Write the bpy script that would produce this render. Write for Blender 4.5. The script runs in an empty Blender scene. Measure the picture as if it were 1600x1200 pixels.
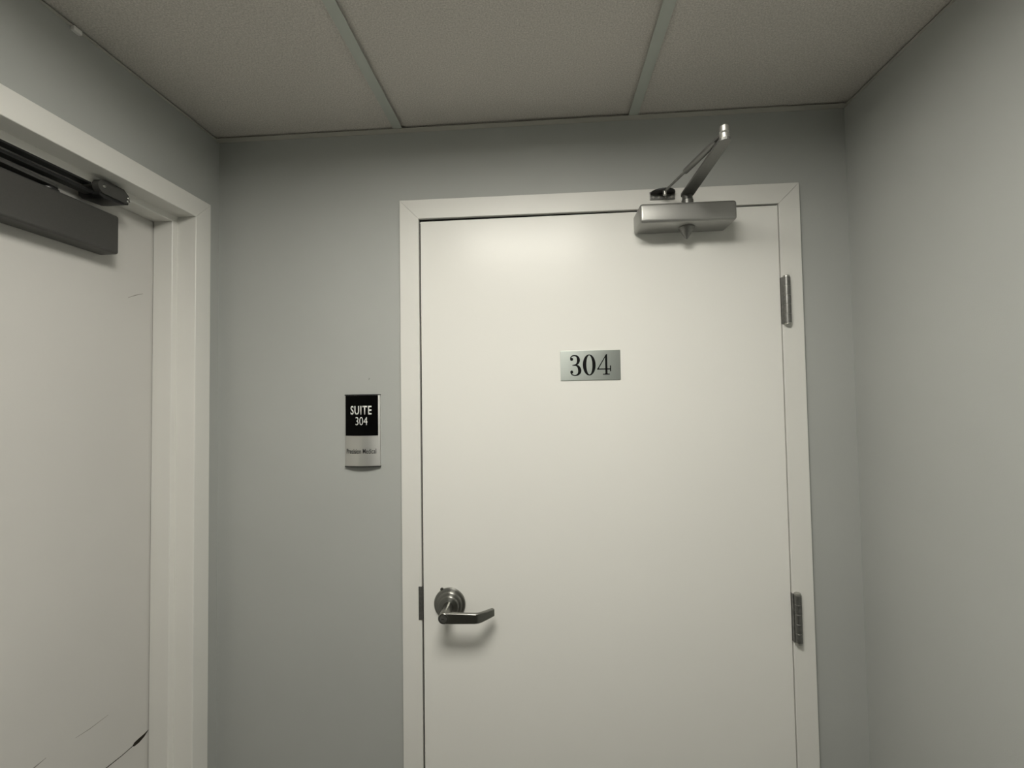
import bpy, bmesh, math, random
from mathutils import Vector, Matrix
random.seed(7)
SC = bpy.context.scene
COL = SC.collection

# ------------------------------------------------------------------ camera
CAM = Vector((.3699, -1.1698, 1.6605))
YAW, PITCH, ROLL, FPX = -.0679, .0319, -.0153, 706.56
fw = Vector((math.sin(YAW)*math.cos(PITCH), math.cos(YAW)*math.cos(PITCH), math.sin(PITCH)))
r0 = Vector((math.cos(YAW), -math.sin(YAW), 0)); u0 = r0.cross(fw)
rt = r0*math.cos(ROLL) + u0*math.sin(ROLL); up = -r0*math.sin(ROLL) + u0*math.cos(ROLL)
cd = bpy.data.cameras.new('camera'); cam = bpy.data.objects.new('camera', cd); COL.objects.link(cam)
cd.sensor_fit = 'HORIZONTAL'; cd.sensor_width = 36; cd.lens = FPX/1600*36; cd.clip_start = .01
M3 = Matrix((rt, up, -fw)).transposed()
cam.matrix_world = Matrix.Translation(CAM) @ M3.to_4x4()
SC.camera = cam

# ------------------------------------------------------------------ world and exposure
w = bpy.data.worlds.new('world'); SC.world = w; w.use_nodes = True
w.node_tree.nodes['Background'].inputs[0].default_value = (.5, .5, .5, 1)
w.node_tree.nodes['Background'].inputs[1].default_value = 0.0
vs = SC.view_settings
vs.view_transform = 'Standard'; vs.look = 'None'; vs.gamma = 1; vs.use_curve_mapping = False
vs.exposure = 0.0
LAMP_STRENGTH = 32.0
LAMP_COLOUR = (1.0, .965, .875, 1)

# ------------------------------------------------------------------ room numbers (metres)
XL, XR, ZC = -.5095, 1.1381, 2.3782          # side walls, ceiling
YF = -3.1                                    # wall behind the camera
FY = -.013                                   # front face of the steel frame on the back wall
FT = 2.188                                   # top of that frame
LX = XL + .013                               # face of the frame on the left wall
LS = -.047                                   # its edge next to the corner
LT = 2.183

# ------------------------------------------------------------------ materials
MATS = {}
def mat(name, col, rough=.5, metal=0., spec=.5, noise=None, bump=None, emit=None, aniso=0., coat=0.):
    """noise=(scale, amount); bump=(scale, strength, distance)"""
    if name in MATS: return MATS[name]
    m = bpy.data.materials.new(name); m.use_nodes = True
    nt = m.node_tree; b = nt.nodes['Principled BSDF']
    b.inputs['Base Color'].default_value = (*col, 1)
    b.inputs['Roughness'].default_value = rough
    b.inputs['Metallic'].default_value = metal
    b.inputs['Specular IOR Level'].default_value = spec
    b.inputs['Anisotropic'].default_value = aniso
    if coat: b.inputs['Coat Weight'].default_value = coat
    tc = nt.nodes.new('ShaderNodeTexCoord')
    if noise:
        n = nt.nodes.new('ShaderNodeTexNoise'); n.inputs['Scale'].default_value = noise[0]; n.inputs['Detail'].default_value = 4
        nt.links.new(tc.outputs['Object'], n.inputs['Vector'])
        r = nt.nodes.new('ShaderNodeMapRange'); r.inputs[1].default_value = .25; r.inputs[2].default_value = .75
        r.inputs[3].default_value = 1-noise[1]; r.inputs[4].default_value = 1+noise[1]
        nt.links.new(n.outputs['Fac'], r.inputs[0])
        mx = nt.nodes.new('ShaderNodeVectorMath'); mx.operation = 'SCALE'
        mx.inputs[0].default_value = col
        nt.links.new(r.outputs[0], mx.inputs['Scale'])
        nt.links.new(mx.outputs[0], b.inputs['Base Color'])
    if bump:
        n = nt.nodes.new('ShaderNodeTexNoise'); n.inputs['Scale'].default_value = bump[0]; n.inputs['Detail'].default_value = 3
        nt.links.new(tc.outputs['Object'], n.inputs['Vector'])
        bp = nt.nodes.new('ShaderNodeBump'); bp.inputs['Strength'].default_value = bump[1]; bp.inputs['Distance'].default_value = bump[2]
        nt.links.new(n.outputs['Fac'], bp.inputs['Height']); nt.links.new(bp.outputs[0], b.inputs['Normal'])
    if emit:
        b.inputs['Emission Color'].default_value = emit[0]; b.inputs['Emission Strength'].default_value = emit[1]
    MATS[name] = m
    return m
def brushed(name, col, rough, vert=False, amount=.12, aniso=.6):
    m = mat(name, col, rough, 1.0, aniso=aniso)
    nt = m.node_tree; b = nt.nodes['Principled BSDF']; b.inputs['Anisotropic Rotation'].default_value = .25
    tc = nt.nodes.new('ShaderNodeTexCoord'); mp = nt.nodes.new('ShaderNodeMapping')
    mp.inputs['Scale'].default_value = (900, 900, 12) if vert else (12, 12, 1500)
    n = nt.nodes.new('ShaderNodeTexNoise'); n.inputs['Scale'].default_value = 1; n.inputs['Detail'].default_value = 2
    nt.links.new(tc.outputs['Object'], mp.inputs[0]); nt.links.new(mp.outputs[0], n.inputs['Vector'])
    r = nt.nodes.new('ShaderNodeMapRange'); r.inputs[3].default_value = rough-amount; r.inputs[4].default_value = rough+amount
    nt.links.new(n.outputs['Fac'], r.inputs[0]); nt.links.new(r.outputs[0], b.inputs['Roughness'])
    return m
WALL = mat('grey_wall_paint', (.425, .438, .422), .55, spec=.35, noise=(3, .03), bump=(420, .22, .0006))
WALLR = WALL
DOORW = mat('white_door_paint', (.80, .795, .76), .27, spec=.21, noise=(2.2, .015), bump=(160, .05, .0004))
DOORL = mat('worn_white_door_vignetted', (.60, .59, .565), .45, spec=.45, noise=(3, .03), bump=(220, .08, .0005))  # worn white, base darkened to stand in for lens vignetting
FRAMEW = mat('white_frame_paint', (.75, .745, .71), .38, spec=.5, noise=(4, .02), bump=(90, .06, .0005))
TILE = mat('ceiling_tile_fibre', (.61, .583, .545), .9, spec=.15, noise=(340, .24), bump=(330, .6, .0012))
TEE = mat('ceiling_grid_steel', (.50, .53, .49), .45, spec=.35)
CARPET = mat('grey_carpet', (.14, .135, .12), .95, spec=.1, noise=(300, .3), bump=(300, .8, .002))
SILVER = mat('silver_closer_paint', (.36, .36, .345), .42, .75, noise=(700, .05))
STEEL = mat('plain_steel', (.50, .50, .47), .34, 1.0)
ARMM = mat('dull_silver_arm_paint', (.20, .20, .19), .42, .7, noise=(500, .06))
STEELD = mat('dull_steel', (.23, .23, .22), .42, .9, noise=(120, .2))
DARK = mat('dark_bronze_paint', (.075, .074, .07), .45, .3, noise=(500, .08))
BLACK = mat('black_paint', (.016, .016, .016), .4, .2)
NICKEL = mat('satin_nickel', (.27, .27, .25), .24, 1.0, noise=(40, .05))
ROSE = mat('turned_satin_nickel', (.33, .33, .31), .34, 1.0, aniso=.8)
_t = ROSE.node_tree.nodes.new('ShaderNodeTangent'); _t.direction_type = 'RADIAL'; _t.axis = 'Y'
_b = ROSE.node_tree.nodes['Principled BSDF']; _b.inputs['Anisotropic Rotation'].default_value = .25
ROSE.node_tree.links.new(_t.outputs[0], _b.inputs['Tangent'])
PLATE = brushed('brushed_stainless_plate', (.50, .54, .51), .33, vert=False, amount=.03, aniso=.62)
ALU = brushed('brushed_aluminium_sign', (.66, .66, .64), .42, vert=False, amount=.04, aniso=.45)
INK = mat('black_ink', (.004, .004, .004), .6, spec=.12)
PANEL = mat('black_sign_panel', (.002, .002, .002), .35, spec=.05)
WHITE = mat('white_sign_lettering', (.85, .85, .83), .5)
GREYT = mat('grey_sign_lettering', (.03, .03, .03), .5)
CRACK = mat('exposed_dark_core', (.03, .026, .02), .9, spec=.1)
SCRATCH = mat('grey_scratch', (.25, .24, .22), .8, spec=.1)
LENS = mat('lit_diffuser', (.9, .9, .9), .6, emit=(LAMP_COLOUR, LAMP_STRENGTH))
HOUSING = mat('white_enamel', (.82, .81, .78), .4)

# ------------------------------------------------------------------ mesh helpers
def link(name, me, m, parent=None):
    o = bpy.data.objects.new(name, me); COL.objects.link(o)
    if m: me.materials.append(m)
    if parent: o.parent = parent
    return o
def obj(name, bm, m, parent=None, smooth=None):
    bmesh.ops.recalc_face_normals(bm, faces=bm.faces)
    me = bpy.data.meshes.new(name); bm.to_mesh(me); bm.free()
    if smooth is not None:
        for p in me.polygons: p.use_smooth = True
        try: me.set_sharp_from_angle(angle=math.radians(smooth))
        except Exception: pass
    return link(name, me, m, parent)
def empty(name, loc=(0, 0, 0)):
    o = bpy.data.objects.new(name, None); COL.objects.link(o); o.empty_display_size = .05
    return o                    # things are modelled in world coordinates; the Empty marks the group
def tag(o, label, cat=None, group=None, kind=None):
    o['label'] = label
    if cat: o['category'] = cat
    if group: o['group'] = group
    if kind: o['kind'] = kind
    return o
def box(bm, x0, x1, y0, y1, z0, z1, bev=0, seg=2):
    r = bmesh.ops.create_cube(bm, size=1)
    vs_ = r['verts']
    for v in vs_:
        v.co = Vector((x0+(v.co.x+.5)*(x1-x0), y0+(v.co.y+.5)*(y1-y0), z0+(v.co.z+.5)*(z1-z0)))
    if bev:
        es = list({e for v in vs_ for e in v.link_edges})
        bmesh.ops.bevel(bm, geom=es, offset=bev, segments=seg, affect='EDGES', profile=.5)
    return bm
def B(*a, **k): return box(bmesh.new(), *a, **k)
def frame_axes(d):
    d = Vector(d).normalized(); h = Vector((0, 0, 1)) if abs(d.z) < .9 else Vector((1, 0, 0))
    a = d.cross(h).normalized(); return a, d.cross(a).normalized()
def cyl(bm, p0, p1, r0_, r1_=None, n=24, bev=0):
    p0, p1 = Vector(p0), Vector(p1); r1_ = r0_ if r1_ is None else r1_
    a, b = frame_axes(p1-p0); d = (p1-p0).normalized()
    rings = [(p0, r0_), (p1, r1_)]
    if bev: rings = [(p0, r0_-bev), (p0+d*bev, r0_), (p1-d*bev, r1_), (p1, r1_-bev)]
    vr = []
    for p, r in rings:
        vr.append([bm.verts.new(p+(a*math.cos(t)+b*math.sin(t))*r) for t in [2*math.pi*i/n for i in range(n)]])
    for q, s in zip(vr, vr[1:]):
        for i in range(n): bm.faces.new((q[i], q[(i+1) % n], s[(i+1) % n], s[i]))
    bm.faces.new(vr[0]); bm.faces.new(vr[-1])
    return bm
def lathe(bm, c, axis, prof, n=48):
    """prof: list of (distance along axis, radius)"""
    c = Vector(c); d = Vector(axis).normalized(); a, b = frame_axes(d); vr = []
    for t, r in prof:
        vr.append([bm.verts.new(c+d*t+(a*math.cos(k)+b*math.sin(k))*max(r, 1e-5)) for k in [2*math.pi*i/n for i in range(n)]])
    for q, s in zip(vr, vr[1:]):
        for i in range(n): bm.faces.new((q[i], q[(i+1) % n], s[(i+1) % n], s[i]))
    bm.faces.new(vr[0]); bm.faces.new(vr[-1])
    return bm
def prism(bm, pts, axis, lo, hi, bev=0):
    """polygon pts in the two other axes, extruded along axis index between lo and hi"""
    def mk(p, t):
        l = [p[0], p[1]]; l.insert(axis, t); return Vector(l)
    A = [bm.verts.new(mk(p, lo)) for p in pts]; Bv = [bm.verts.new(mk(p, hi)) for p in pts]
    n = len(pts); fs = [bm.faces.new(A), bm.faces.new(Bv)]
    for i in range(n): bm.faces.new((A[i], A[(i+1) % n], Bv[(i+1) % n], Bv[i]))
    if bev:
        es = list({e for v in A+Bv for e in v.link_edges})
        bmesh.ops.bevel(bm, geom=es, offset=bev, segments=2, affect='EDGES', profile=.5)
    return bm
def bar(bm, p0, p1, w0, w1, t, bev=.0008, rnd=True):
    """flat bar lying level: width across, thickness t in z, rounded ends"""
    p0, p1 = Vector(p0), Vector(p1); d = (p1-p0); dh = Vector((d.x, d.y, 0)).normalized(); s = Vector((-dh.y, dh.x, 0))
    out = []
    for k in range(9):
        a = math.pi*(k/8)+math.pi/2; out.append(p0+(dh*math.cos(a)+s*math.sin(a))*w0/2)
    for k in range(9):
        a = math.pi*(k/8)-math.pi/2; out.append(p1+(dh*math.cos(a)+s*math.sin(a))*w1/2)
    A = [bm.verts.new(q-Vector((0, 0, t/2))) for q in out]; C = [bm.verts.new(q+Vector((0, 0, t/2))) for q in out]
    n = len(out); bm.faces.new(A); bm.faces.new(C)
    for i in range(n): bm.faces.new((A[i], A[(i+1) % n], C[(i+1) % n], C[i]))
    return bm

# ------------------------------------------------------------------ the setting
def holed_wall(name, mapf, a0, a1, h0, h1, T, m):
    """wall slab from a0..a1 with a door hole h0..h1 wide, T high. mapf(a, depth, z) -> world"""
    bm = bmesh.new()
    outl = [(a0, 0), (h0, 0), (h0, T), (h1, T), (h1, 0), (a1, 0), (a1, ZC+.15), (a0, ZC+.15)]
    F = [bm.verts.new(mapf(a, 0, z)) for a, z in outl]; R = [bm.verts.new(mapf(a, .12, z)) for a, z in outl]
    n = len(outl)
    bm.faces.new(F); bm.faces.new(R)
    for i in range(n): bm.faces.new((F[i], F[(i+1) % n], R[(i+1) % n], R[i]))
    return obj(name, bm, m)
wall_back = holed_wall('wall_back', lambda a, d, z: (a, d, z), XL-.12, XR+.12, .02, .996, FT-.02, WALL)
tag(wall_back, 'grey painted wall holding the white numbered door', 'wall', kind='structure')
wall_left = holed_wall('wall_left', lambda a, d, z: (XL-d, -a, z), 0, -YF, -LS+.02, -LS+.996, LT-.02, WALL)
tag(wall_left, 'grey painted side wall holding the door with the dark closer', 'wall', kind='structure')
wall_right = obj('wall_right', B(XR, XR+.12, YF, 0, 0, ZC+.15), WALL)
tag(wall_right, 'bare grey painted side wall at the hinge side', 'wall', kind='structure')
wall_front = obj('wall_front', B(XL-.12, XR+.12, YF-.12, YF, 0, ZC+.15), WALL)
tag(wall_front, 'grey painted wall behind the viewer', 'wall', kind='structure')
floor = obj('floor', B(XL-.12, XR+.12, YF-.12, .12, -.06, 0), CARPET)
tag(floor, 'grey carpeted corridor floor', 'floor', kind='structure')
sc_ = bmesh.new(); prism(sc_, [(-.0905, 1.7185), (-.0889, 1.7195), (-.0873, 1.7205), (-.0880, 1.7180), (-.0900, 1.7150)], 1, -.0005, .002)
obj('scuff_mark', sc_, STEELD, wall_back)

# ceiling: steel grid with lay-in tiles
ceiling = tag(empty('ceiling'), 'suspended ceiling of speckled tiles in a metal grid', 'ceiling', kind='structure')
TX = [XL, -.0010, .6125, XR]
TY = [0, -.700, -1.3135, -1.927, -2.5405, YF]
TW = .0119
def strip(name, x0, x1, y0, y1):
    return obj(name, B(x0, x1, y0, y1, ZC, ZC+.0009), TEE, ceiling)
for x in TX[1:3]:
    bm = B(x-TW, x+TW, YF, -.0195, ZC, ZC+.0009); box(bm, x-.001, x+.001, YF, -.0195, ZC+.0005, ZC+.03)
    obj('grid_tee', bm, TEE, ceiling)
for y in TY[1:5]:
    for i in range(3):
        x0 = TX[i]+(TW if i else 0); x1 = TX[i+1]-(TW if i < 2 else 0)
        bm = B(x0, x1, y-TW, y+TW, ZC, ZC+.0009); box(bm, x0, x1, y-.001, y+.001, ZC+.0005, ZC+.03)
        obj('cross_tee', bm, TEE, ceiling)
# wall angle round the edge, with its splice clip
bm = B(XL, XR, -.019, 0, ZC-.0006, ZC+.0004); obj('wall_angle', bm, mat('wall_angle_paint', (.52, .505, .46), .7), ceiling)
bm = B(XL, XL+.006, YF, -.019, ZC-.0006, ZC+.0004); obj('wall_angle', bm, MATS['wall_angle_paint'], ceiling)
bm = B(XR-.006, XR, YF, -.019, ZC-.0006, ZC+.0004); obj('wall_angle', bm, MATS['wall_angle_paint'], ceiling)
obj('splice_clip', B(XL, XL+.009, -.396, -.380, ZC-.009, ZC, bev=.0015), HOUSING, ceiling)
for i in range(3):
    for j in range(5):
        if i == 1 and j == 1: continue                  # the light sits here
        x0, x1 = TX[i]+.003, TX[i+1]-.003; y1, y0 = TY[j]-.003, TY[j+1]+.003
        lift = .0070 if i == 1 else .0045
        obj('ceiling_tile', B(x0, x1, y0, y1, ZC+lift, ZC+lift+.016), TILE, ceiling)
bm = B(XL-.12, XR+.12, YF-.12, .12, ZC+.15, ZC+.2); obj('deck', bm, HOUSING, ceiling)

# recessed light in the middle tile bay (above the viewer)
troffer = tag(empty('recessed_ceiling_light'), 'square recessed ceiling light with a glowing diffuser', 'ceiling light')
tx0, tx1, ty0, ty1 = TX[1]+.002, TX[2]-.002, TY[2]+.002, TY[1]-.002
bm = bmesh.new()
for a in ((tx0, tx0+.03, ty0, ty1), (tx1-.03, tx1, ty0, ty1), (tx0+.03, tx1-.03, ty0, ty0+.03), (tx0+.03, tx1-.03, ty1-.03, ty1)):
    box(bm, a[0], a[1], a[2], a[3], ZC+.0012, ZC+.045)
obj('rim', bm, HOUSING, troffer)
ym = (ty0+ty1)/2; LH = .20
for s in (-1, 1):
    bm = bmesh.new()
    e = ym+s*LH; o_ = (ty1-.03) if s > 0 else (ty0+.03)
    prism(bm, [(o_, ZC+.012), (e, ZC+.036), (e, ZC+.045), (o_, ZC+.045)], 0, tx0+.03, tx1-.03)
    obj('reflector_wing', bm, HOUSING, troffer)
obj('diffuser', B(tx0+.03, tx1-.03, ym-LH, ym+LH, ZC+.034, ZC+.045), LENS, troffer)
obj('housing', B(tx0, tx1, ty0, ty1, ZC+.0455, ZC+.11), HOUSING, troffer)

# ------------------------------------------------------------------ steel door frames
PROF = [(0, .001), (.001, 0), (.0500, 0), (.051, .001), (.051, .049), (.066, .049), (.067, .050), (.067, .098), (.066, .099), (.051, .099), (.051, .147), (.050, .148), (.001, .148), (0, .147)]
def door_frame(parent, mapf, Wd, Ht, m):
    def piece(name, ends):
        bm = bmesh.new()
        A = [bm.verts.new(mapf(*ends(a, d, 0))) for a, d in PROF]; C = [bm.verts.new(mapf(*ends(a, d, 1))) for a, d in PROF]
        n = len(PROF); bm.faces.new(A); bm.faces.new(C)
        for i in range(n): bm.faces.new((A[i], A[(i+1) % n], C[(i+1) % n], C[i]))
        return obj(name, bm, m, parent)
    g = .00035
    piece('jamb', lambda a, d, t: (a, d, (Ht-a-g) if t else 0))
    piece('jamb', lambda a, d, t: (Wd-a, d, (Ht-a-g) if t else 0))
    piece('head_jamb', lambda a, d, t: ((Wd-a-g) if t else a+g, d, Ht-a))
door_1 = tag(empty('door_1'), 'white flush door with number plate and lever handle', 'door', kind='structure')
door_frame(door_1, lambda a, d, z: (a, FY+d, z), 1.016, FT, FRAMEW)
SY = FY+.0015                                    # face of the slab
bm = bmesh.new()
pts = [(.0553, .012), (.9627, .012), (.9627, 2.1330), (.0553, 2.1292)]
prism(bm, pts, 1, SY, SY+.0445, bev=.0012)
obj('door_slab', bm, DOORW, door_1)
GAPSHADE = mat('gap_shade_black', (.012, .012, .011), .8, spec=.1)  # black strips added in the slab's edge gaps as painted shade
obj('gap_shade', B(.0512, .0552, SY+.010, FY+.0485, .02, 2.128), GAPSHADE, door_1)
obj('gap_shade', B(.9630, .9648, SY+.010, FY+.0485, .02, 2.130), GAPSHADE, door_1)
obj('gap_shade', B(.0512, .9648, SY+.008, FY+.0485, 2.1332, 2.1368), GAPSHADE, door_1)

door_2 = tag(empty('door_2'), 'scuffed white side door under a dark closer with a cracked lower corner', 'door', kind='structure')
door_frame(door_2, lambda a, d, z: (LX-d, LS-a, z), 1.016, LT, FRAMEW)
DX = LX-.1006                                    # face of the left slab
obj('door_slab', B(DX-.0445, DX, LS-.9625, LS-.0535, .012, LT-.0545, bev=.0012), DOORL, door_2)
def sliver(name, pts, m, parent):
    """pts: (y, z, half width); a thin torn strip on the left slab"""
    bm = bmesh.new(); V = []
    for i, (y, z, h) in enumerate(pts):
        a = pts[max(i-1, 0)]; b = pts[min(i+1, len(pts)-1)]
        t = Vector((b[0]-a[0], b[1]-a[1])).normalized(); nx, nz = -t.y, t.x
        V.append([bm.verts.new((X, y+s*nx*h, z+s*nz*h)) for s in (-1, 1) for X in (DX-.0006, DX+.0003)])
    for p, q in zip(V, V[1:]):
        for i, j in ((0, 1), (1, 3), (3, 2), (2, 0)): bm.faces.new((p[i], p[j], q[j], q[i]))
    bm.faces.new((V[0][0], V[0][1], V[0][3], V[0][2])); bm.faces.new((V[-1][0], V[-1][1], V[-1][3], V[-1][2]))
    return obj(name, bm, m, parent)
def onleft(px, py):
    d = fw*FPX+rt*(px-800)+up*(600-py); t = (DX-CAM.x)/d.x; p = CAM+d*t; return (p.y, p.z)
LEFT_MARKS = {
 'veneer_crack': [[(232, 1140, .0004), (225, 1149, .0034), (217, 1157, .0052), (210, 1163, .0044), (207, 1166, .0009), (190, 1181, .0008), (166, 1200, .0010), (140, 1222, .0007)]],
 'scratch': [[(169, 1117, .0002), (140, 1139, .0006), (118, 1153, .0002)], [(72, 1184, .0003), (54, 1199, .0011), (30, 1218, .0004)], [(200, 465, .0003), (213, 461, .0008), (223, 459, .0004)]]}
for nm, lst in LEFT_MARKS.items():
    for pl in lst:
        sliver(nm, [(*onleft(a, b), h) for a, b, h in pl], CRACK if (nm == 'veneer_crack') else SCRATCH, door_2)

# ------------------------------------------------------------------ hinges on door 1
def hinge(zc):
    h = empty('hinge'); h.parent = door_1
    X, Y = .9735, FY-.0072; n = 5; L = .114; z0 = zc-L/2
    for k in range(n):
        bm = bmesh.new(); cyl(bm, (X, Y, z0+k*L/n+.0005), (X, Y, z0+(k+1)*L/n-.0005), .0084, n=20, bev=.0006)
        obj('knuckle', bm, STEELD, h, smooth=40)
    bm = bmesh.new(); cyl(bm, (X, Y, z0-.004), (X, Y, z0+L+.004), .0074, n=20, bev=.001); obj('pin', bm, STEEL, h, smooth=40)
    obj('leaf', B(.9632, .9690, FY-.0066, FY+.020, z0, z0+L), STEELD, h)
    return h
hinge(1.8925); hinge(1.1205); hinge(.349)

# ------------------------------------------------------------------ lever handle on door 1
HX, HZ = .1237, 1.1395
lh = empty('lever_handle'); lh.parent = door_1
bm = bmesh.new()
lathe(bm, (HX, SY, HZ), (0, -1, 0), [(-.001, .0405), (.0035, .0405), (.0055, .0392), (.0068, .0335), (.0115, .0326), (.0130, .0312), (.0142, .0262), (.0185, .0254), (.0200, .0240), (.0215, .0165), (.0215, .002)], n=64)
obj('rose', bm, ROSE, lh, smooth=25)
bm = bmesh.new(); cyl(bm, (HX, SY-.019, HZ), (HX, SY-.070, HZ-.001), .0132, .0122, n=32); obj('neck', bm, NICKEL, lh, smooth=40)
bm = bmesh.new()
path = [(HX-.002, -.0835, .0128), (HX+.02, -.0835, .0127), (.178, -.0833, .0120), (.198, -.0830, .0117), (.2060, -.0812, .0115), (.2125, -.0768, .0112), (.2250, -.0640, .0102), (.2385, -.0490, .0090)]
V = []
T = .0050
for i, (x, y, h) in enumerate(path):
    a = path[max(i-1, 0)]; b = path[min(i+1, len(path)-1)]
    t = Vector((b[0]-a[0], b[1]-a[1])).normalized(); nx, ny = -t.y, t.x
    c = .0016; ring = []
    for s, dz in ((-T, -h+c), (-T, h-c), (-T+c, h), (T-c, h), (T, h-c), (T, -h+c), (T-c, -h), (-T+c, -h)):
        ring.append(bm.verts.new((x+nx*s, y+ny*s, HZ-.0022+dz)))
    V.append(ring)
for p, q in zip(V, V[1:]):
    for i in range(8): bm.faces.new((p[i], p[(i+1) % 8], q[(i+1) % 8], q[i]))
bm.faces.new(V[0]); bm.faces.new(V[-1])
cyl(bm, (HX, -.064, HZ-.0022), (HX, -.0890, HZ-.0022), .0130, n=36, bev=.0012)
obj('lever', bm, NICKEL, lh, smooth=30)
bm = bmesh.new(); lathe(bm, (HX, -.0887, HZ-.0022), (0, -1, 0), [(0, .0088), (.0009, .0088), (.0009, .0070), (.0004, .0068), (.0004, .0058), (.0016, .0055), (.0016, .001)], n=32); obj('key_cylinder', bm, STEELD, lh, smooth=25)
obj('keyway', B(HX-.0044, HX+.0012, -.0905, -.0885, HZ-.0030, HZ-.0016), INK, lh)
obj('strike_lip', B(.0430, .0530, FY-.0022, FY+.004, 1.098, 1.182, bev=.001), STEELD, door_1)
bm = bmesh.new(); cyl(bm, (.104, SY-.001, 1.1765), (.104, SY-.005, 1.1765), .004, n=12); obj('rose_tab', bm, NICKEL, lh)

# ------------------------------------------------------------------ number plate 304
plate = tag(empty('number_plate'), 'small brushed metal plate reading 304 on the white door', 'sign')
bm = B(.4158, .5668, SY-.0022, SY, 1.7035, 1.7795, bev=.0007); obj('backplate', bm, PLATE, plate)
def gp(u, v): return (.4160+(u-357)*.0001601, 1.7795-(v-278)*.0001630)
def flat(bm, poly, y0=SY-.0026, y1=SY-.0020):
    prism(bm, [gp(*p) for p in poly], 1, y0, y1)
def stroke(bm, pts, sub=6):
    P = []
    n = len(pts)
    for i in range(n-1):
        p0, p1, p2, p3 = pts[max(i-1, 0)], pts[i], pts[i+1], pts[min(i+2, n-1)]
        for k in range(sub):
            t = k/sub
            P.append(tuple(.5*(2*b+(c-a)*t+(2*a-5*b+4*c-d)*t*t+(3*b-a-3*c+d)*t**3) for a, b, c, d in zip(p0, p1, p2, p3)))
    P.append(pts[-1])
    Lf, Rt = [], []
    for i, (x, y, wd) in enumerate(P):
        a, b = P[max(i-1, 0)], P[min(i+1, len(P)-1)]
        t = Vector((b[0]-a[0], b[1]-a[1])).normalized()
        Lf.append((x-t.y*wd/2, y+t.x*wd/2)); Rt.append((x+t.y*wd/2, y-t.x*wd/2))
    for i in range(len(P)-1): flat(bm, [Lf[i], Lf[i+1], Rt[i+1], Rt[i]])
def disc(bm, cx, cy, rx, ry, n=28): flat(bm, [(cx+rx*math.cos(2*math.pi*k/n), cy+ry*math.sin(2*math.pi*k/n)) for k in range(n)])
bm = bmesh.new()
stroke(bm, [(516, 410, 14), (524, 378, 16), (552, 358, 18), (590, 356, 21), (624, 374, 34), (641, 422, 48), (630, 470, 38), (598, 498, 20), (545, 508, 14)])
stroke(bm, [(560, 506, 13), (604, 508, 22), (640, 534, 40), (658, 586, 52), (648, 630, 42), (618, 658, 24), (578, 665, 18), (540, 653, 16), (517, 625, 14)])
disc(bm, 534, 412, 24, 25); disc(bm, 532, 612, 23, 25)
obj('digit_three', bm, INK, plate)
bm = bmesh.new(); n = 56
for k in range(n):
    a, b = 2*math.pi*k/n, 2*math.pi*(k+1)/n
    O = lambda t: (809+101*math.cos(t), 506+164*math.sin(t)); I = lambda t: (811+47*math.cos(t), 506+149*math.sin(t))
    flat(bm, [O(a), O(b), I(b), I(a)])
obj('digit_zero', bm, INK, plate)
bm = bmesh.new()
flat(bm, [(1060, 372), (1093, 340), (1093, 652), (1060, 652)]); flat(bm, [(1020, 648), (1128, 646), (1128, 662), (1020, 662)])
flat(bm, [(1074, 345), (1091, 340), (955, 570), (932, 576)]); flat(bm, [(932, 565), (1150, 565), (1150, 582), (932, 582)])
flat(bm, [(1133, 520), (1150, 520), (1150, 610), (1133, 610)]); flat(bm, [(1048, 652), (1062, 636), (1090, 636), (1104, 652)])
obj('digit_four', bm, INK, plate)

# ------------------------------------------------------------------ suite sign
sign = tag(empty('suite_sign'), 'curved black and silver wall sign reading SUITE 304', 'sign')
SX0, SX1, SZ0, SZ1 = -.1525, -.0585, 1.4885, 1.6760
sxc = (SX0+SX1)/2; shw = (SX1-SX0)/2
def bow(x): return -.0060-.0085*(1-((x-sxc)/shw)**2)
def curved(name, x0, x1, z0, z1, front, m, back=None, n=18):
    bm = bmesh.new(); xs = [x0+(x1-x0)*i/n for i in range(n+1)]
    Fr = [(x, bow(x)-front) for x in xs]; Bk = [(x, (bow(x)-front+.0012) if back is None else back) for x in reversed(xs)]
    prism(bm, Fr+Bk, 2, z0, z1)
    return obj(name, bm, m, sign)
curved('holder', SX0, SX1, SZ0+.001, SZ1-.001, 0, ALU, back=.0)
for z0, z1 in ((SZ0-.0012, SZ0+.0012), (SZ1-.0012, SZ1+.0012)): curved('end_cap', SX0-.0008, SX1+.0008, z0, z1, .0010, BLACK, back=.0)
curved('black_panel', SX0+.0022, SX1-.0042, 1.5690, SZ1-.0015, .0012, PANEL)
curved('silver_insert', SX0+.0022, SX1-.0042, SZ0+.0020, 1.5680, .0007, ALU)
def lettering(name, body, x0, x1, z0, z1, m, off=.0, push=.0016, sp=1.0):
    cu = bpy.data.curves.new(name, 'FONT'); cu.body = body; cu.size = 1; cu.offset = off; cu.resolution_u = 5; cu.space_character = sp
    t = bpy.data.objects.new(name, cu); COL.objects.link(t); bpy.context.view_layer.update()
    me = bpy.data.meshes.new_from_object(t)
    bpy.data.objects.remove(t); bpy.data.curves.remove(cu)
    xs = [v.co.x for v in me.vertices]; ys = [v.co.y for v in me.vertices]
    ax, bx, ay, by = min(xs), max(xs), min(ys), max(ys)
    for v in me.vertices:
        x = x0+(v.co.x-ax)/(bx-ax)*(x1-x0); z = z0+(v.co.y-ay)/(by-ay)*(z1-z0)
        v.co = (x, bow(x)-push, z)
    bm = bmesh.new(); bm.from_mesh(me); bpy.data.meshes.remove(me)
    r = bmesh.ops.extrude_face_region(bm, geom=bm.faces[:])
    for g_ in r['geom']:
        if isinstance(g_, bmesh.types.BMVert): g_.co.y += .0004
    return obj(name, bm, m, sign)
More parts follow.
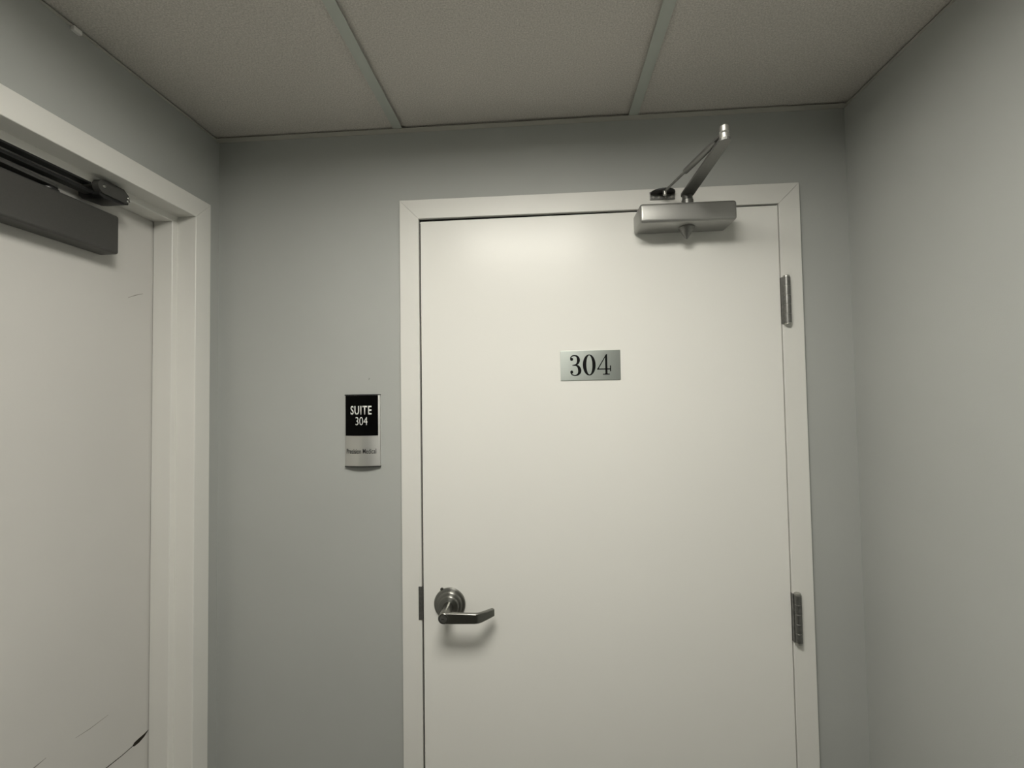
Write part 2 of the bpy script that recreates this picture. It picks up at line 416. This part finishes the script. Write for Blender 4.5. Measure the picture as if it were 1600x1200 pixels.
lettering('suite_lettering', 'SUITE', -.1345, -.0780, 1.6240, 1.6472, WHITE, off=.016, sp=1.12)
lettering('number_lettering', '304', -.1205, -.0885, 1.5965, 1.6180, WHITE, off=-.006)
lettering('tenant_lettering', 'Precision Medical', -.1470, -.0672, 1.5225, 1.5350, GREYT, off=.004)

# ------------------------------------------------------------------ silver closer on door 1
cl = tag(empty('silver_door_closer'), 'silver door closer with folded arm above the numbered white door', 'door closer')
bm = B(.6070, .8310, -.0930, SY, 2.0715, 2.1180, bev=.0075, seg=4); obj('body', bm, SILVER, cl, smooth=40)
bm = bmesh.new(); lathe(bm, (.7262, -.052, 2.0735), (0, 0, -1), [(0, .0190), (.005, .0190), (.007, .0175), (.019, .0100), (.028, .0040), (.031, .0015), (.031, .0003)], n=28); obj('spindle_cap', bm, STEELD, cl, smooth=30)
bm = bmesh.new(); lathe(bm, (.7295, -.055, 2.116), (0, 0, 1), [(0, .014), (.020, .014), (.022, .0125), (.036, .0115), (.036, .001)], n=28); obj('spindle', bm, STEELD, cl, smooth=30)
P0, P1 = Vector((.7295, -.055, 2.1515)), Vector((.7215, -.3020, 2.1420))
bm = bmesh.new(); bar(bm, P0, P1, .0300, .0235, .0050); obj('main_arm', bm, ARMM, cl)
bm = bmesh.new(); cyl(bm, P1+Vector((0, 0, .0015)), P1+Vector((0, 0, .0135)), .0090, n=24, bev=.0012); cyl(bm, P1+Vector((0, 0, .0145)), P1+Vector((0, 0, .0290)), .0085, n=24, bev=.0020); obj('elbow_pin', bm, mat('elbow_steel', (.5, .5, .47), .45, .9), cl, smooth=35)
E0, E1 = P1+Vector((0, 0, .014)), Vector((.6815, -.0430, 2.1690))
dv = (E1-E0)
bm = bmesh.new(); bar(bm, E0, E0+dv*.13, .0130, .0125, .0045); cyl(bm, E0+dv*.10, E0+dv*.60, .0062, .0066, n=20, bev=.0012); obj('forearm', bm, ARMM, cl, smooth=40)
bm = bmesh.new(); cyl(bm, E0+dv*.58, E1, .0030, n=14); obj('forearm_rod', bm, STEELD, cl, smooth=40)
shoe = empty('shoe'); shoe.parent = cl
obj('shoe_plate', B(.6490, .7120, FY-.0030, FY, 2.1580, 2.1800, bev=.0015), STEELD, shoe)
bm = bmesh.new()
tab = [(.6500, FY)]+[(.6805+.0305*math.cos(a), FY-.006-.026*math.sin(a)) for a in [math.pi*(1-k/12) for k in range(13)]]+[(.7110, FY)]
prism(bm, tab, 2, 2.1720, 2.1755); obj('shoe_tab', bm, BLACK, shoe)
bm = bmesh.new(); cyl(bm, (.6815, -.036, 2.1600), (.6815, -.036, 2.1790), .0050, n=18, bev=.001); obj('shoe_pin', bm, STEEL, shoe, smooth=40)
for x in (.6580, .6720, .6900, .7040):
    bm = bmesh.new(); cyl(bm, (x, FY-.0025, 2.1645), (x, FY-.0048, 2.1645), .0036, n=14, bev=.0008); obj('screw', bm, STEEL, shoe, smooth=40)

# ------------------------------------------------------------------ dark closer on door 2
dc = tag(empty('dark_door_closer'), 'dark grey door closer across the top of the scuffed side door', 'door closer')
bm = B(DX, DX+.0445, -.560, -.2470, 1.9885, 2.0735, bev=.0055, seg=3); obj('body', bm, DARK, dc, smooth=40)
bm = bmesh.new(); lathe(bm, (DX+.022, -.374, 2.072), (0, 0, 1), [(0, .017), (.006, .017), (.008, .014), (.014, .013), (.014, .001)], n=24); obj('spindle', bm, BLACK, dc, smooth=30)
A0, A1 = Vector((DX+.022, -.374, 2.0850)), Vector((DX+.040, -.690, 2.0850))
bm = bmesh.new(); bar(bm, A0, A1, .030, .024, .0060); obj('main_arm', bm, DARK, dc)
bm = bmesh.new(); cyl(bm, A1+Vector((0, 0, -.006)), A1+Vector((0, 0, .020)), .009, n=20, bev=.001); obj('elbow_pin', bm, BLACK, dc, smooth=35)
F0, F1 = Vector((DX+.038, -.690, 2.0985)), Vector((DX+.040, -.315, 2.0985))
bm = bmesh.new(); bar(bm, F0, F1, .019, .019, .0060); fo = obj('forearm', bm, BLACK, dc)
obj('soffit_shade_plate', B(DX+.0330, DX+.0520, -.640, -.318, LT-.0705, LT-.0668), BLACK, dc)  # black plate added to darken the soffit, shade given as colour
brk = empty('soffit_bracket'); brk.parent = dc
# block under the stop, tapering towards the jamb
bm = bmesh.new()
prism(bm, [(-.312, 2.0940), (-.302, 2.0895), (-.262, 2.0925), (-.246, 2.0985), (-.246, 2.1105), (-.312, 2.1105)], 0, DX+.016, DX+.064, bev=.0015); obj('bracket_body', bm, BLACK, brk, smooth=35)
bm = bmesh.new()
pl = [(-.318+.0155*0, 2.1000)]
pl = [(-.304+.0150*math.cos(a), 2.1120+.0145*math.sin(a)) for a in [math.pi*(.5+k/10) for k in range(11)]]+[(-.256, 2.0975), (-.247, 2.1040), (-.250, 2.1160), (-.262, 2.1260)]
prism(bm, pl, 0, DX+.0535, DX+.0685, bev=.0008); obj('bracket_plate', bm, DARK, brk)
for (y, z) in ((-.3065, 2.1120), (-.2530, 2.1035), (-.2515, 2.1105)):
    bm = bmesh.new(); cyl(bm, (DX+.0675, y, z), (DX+.0705, y, z), .0028, n=14, bev=.0008); obj('screw', bm, STEEL, brk, smooth=40)
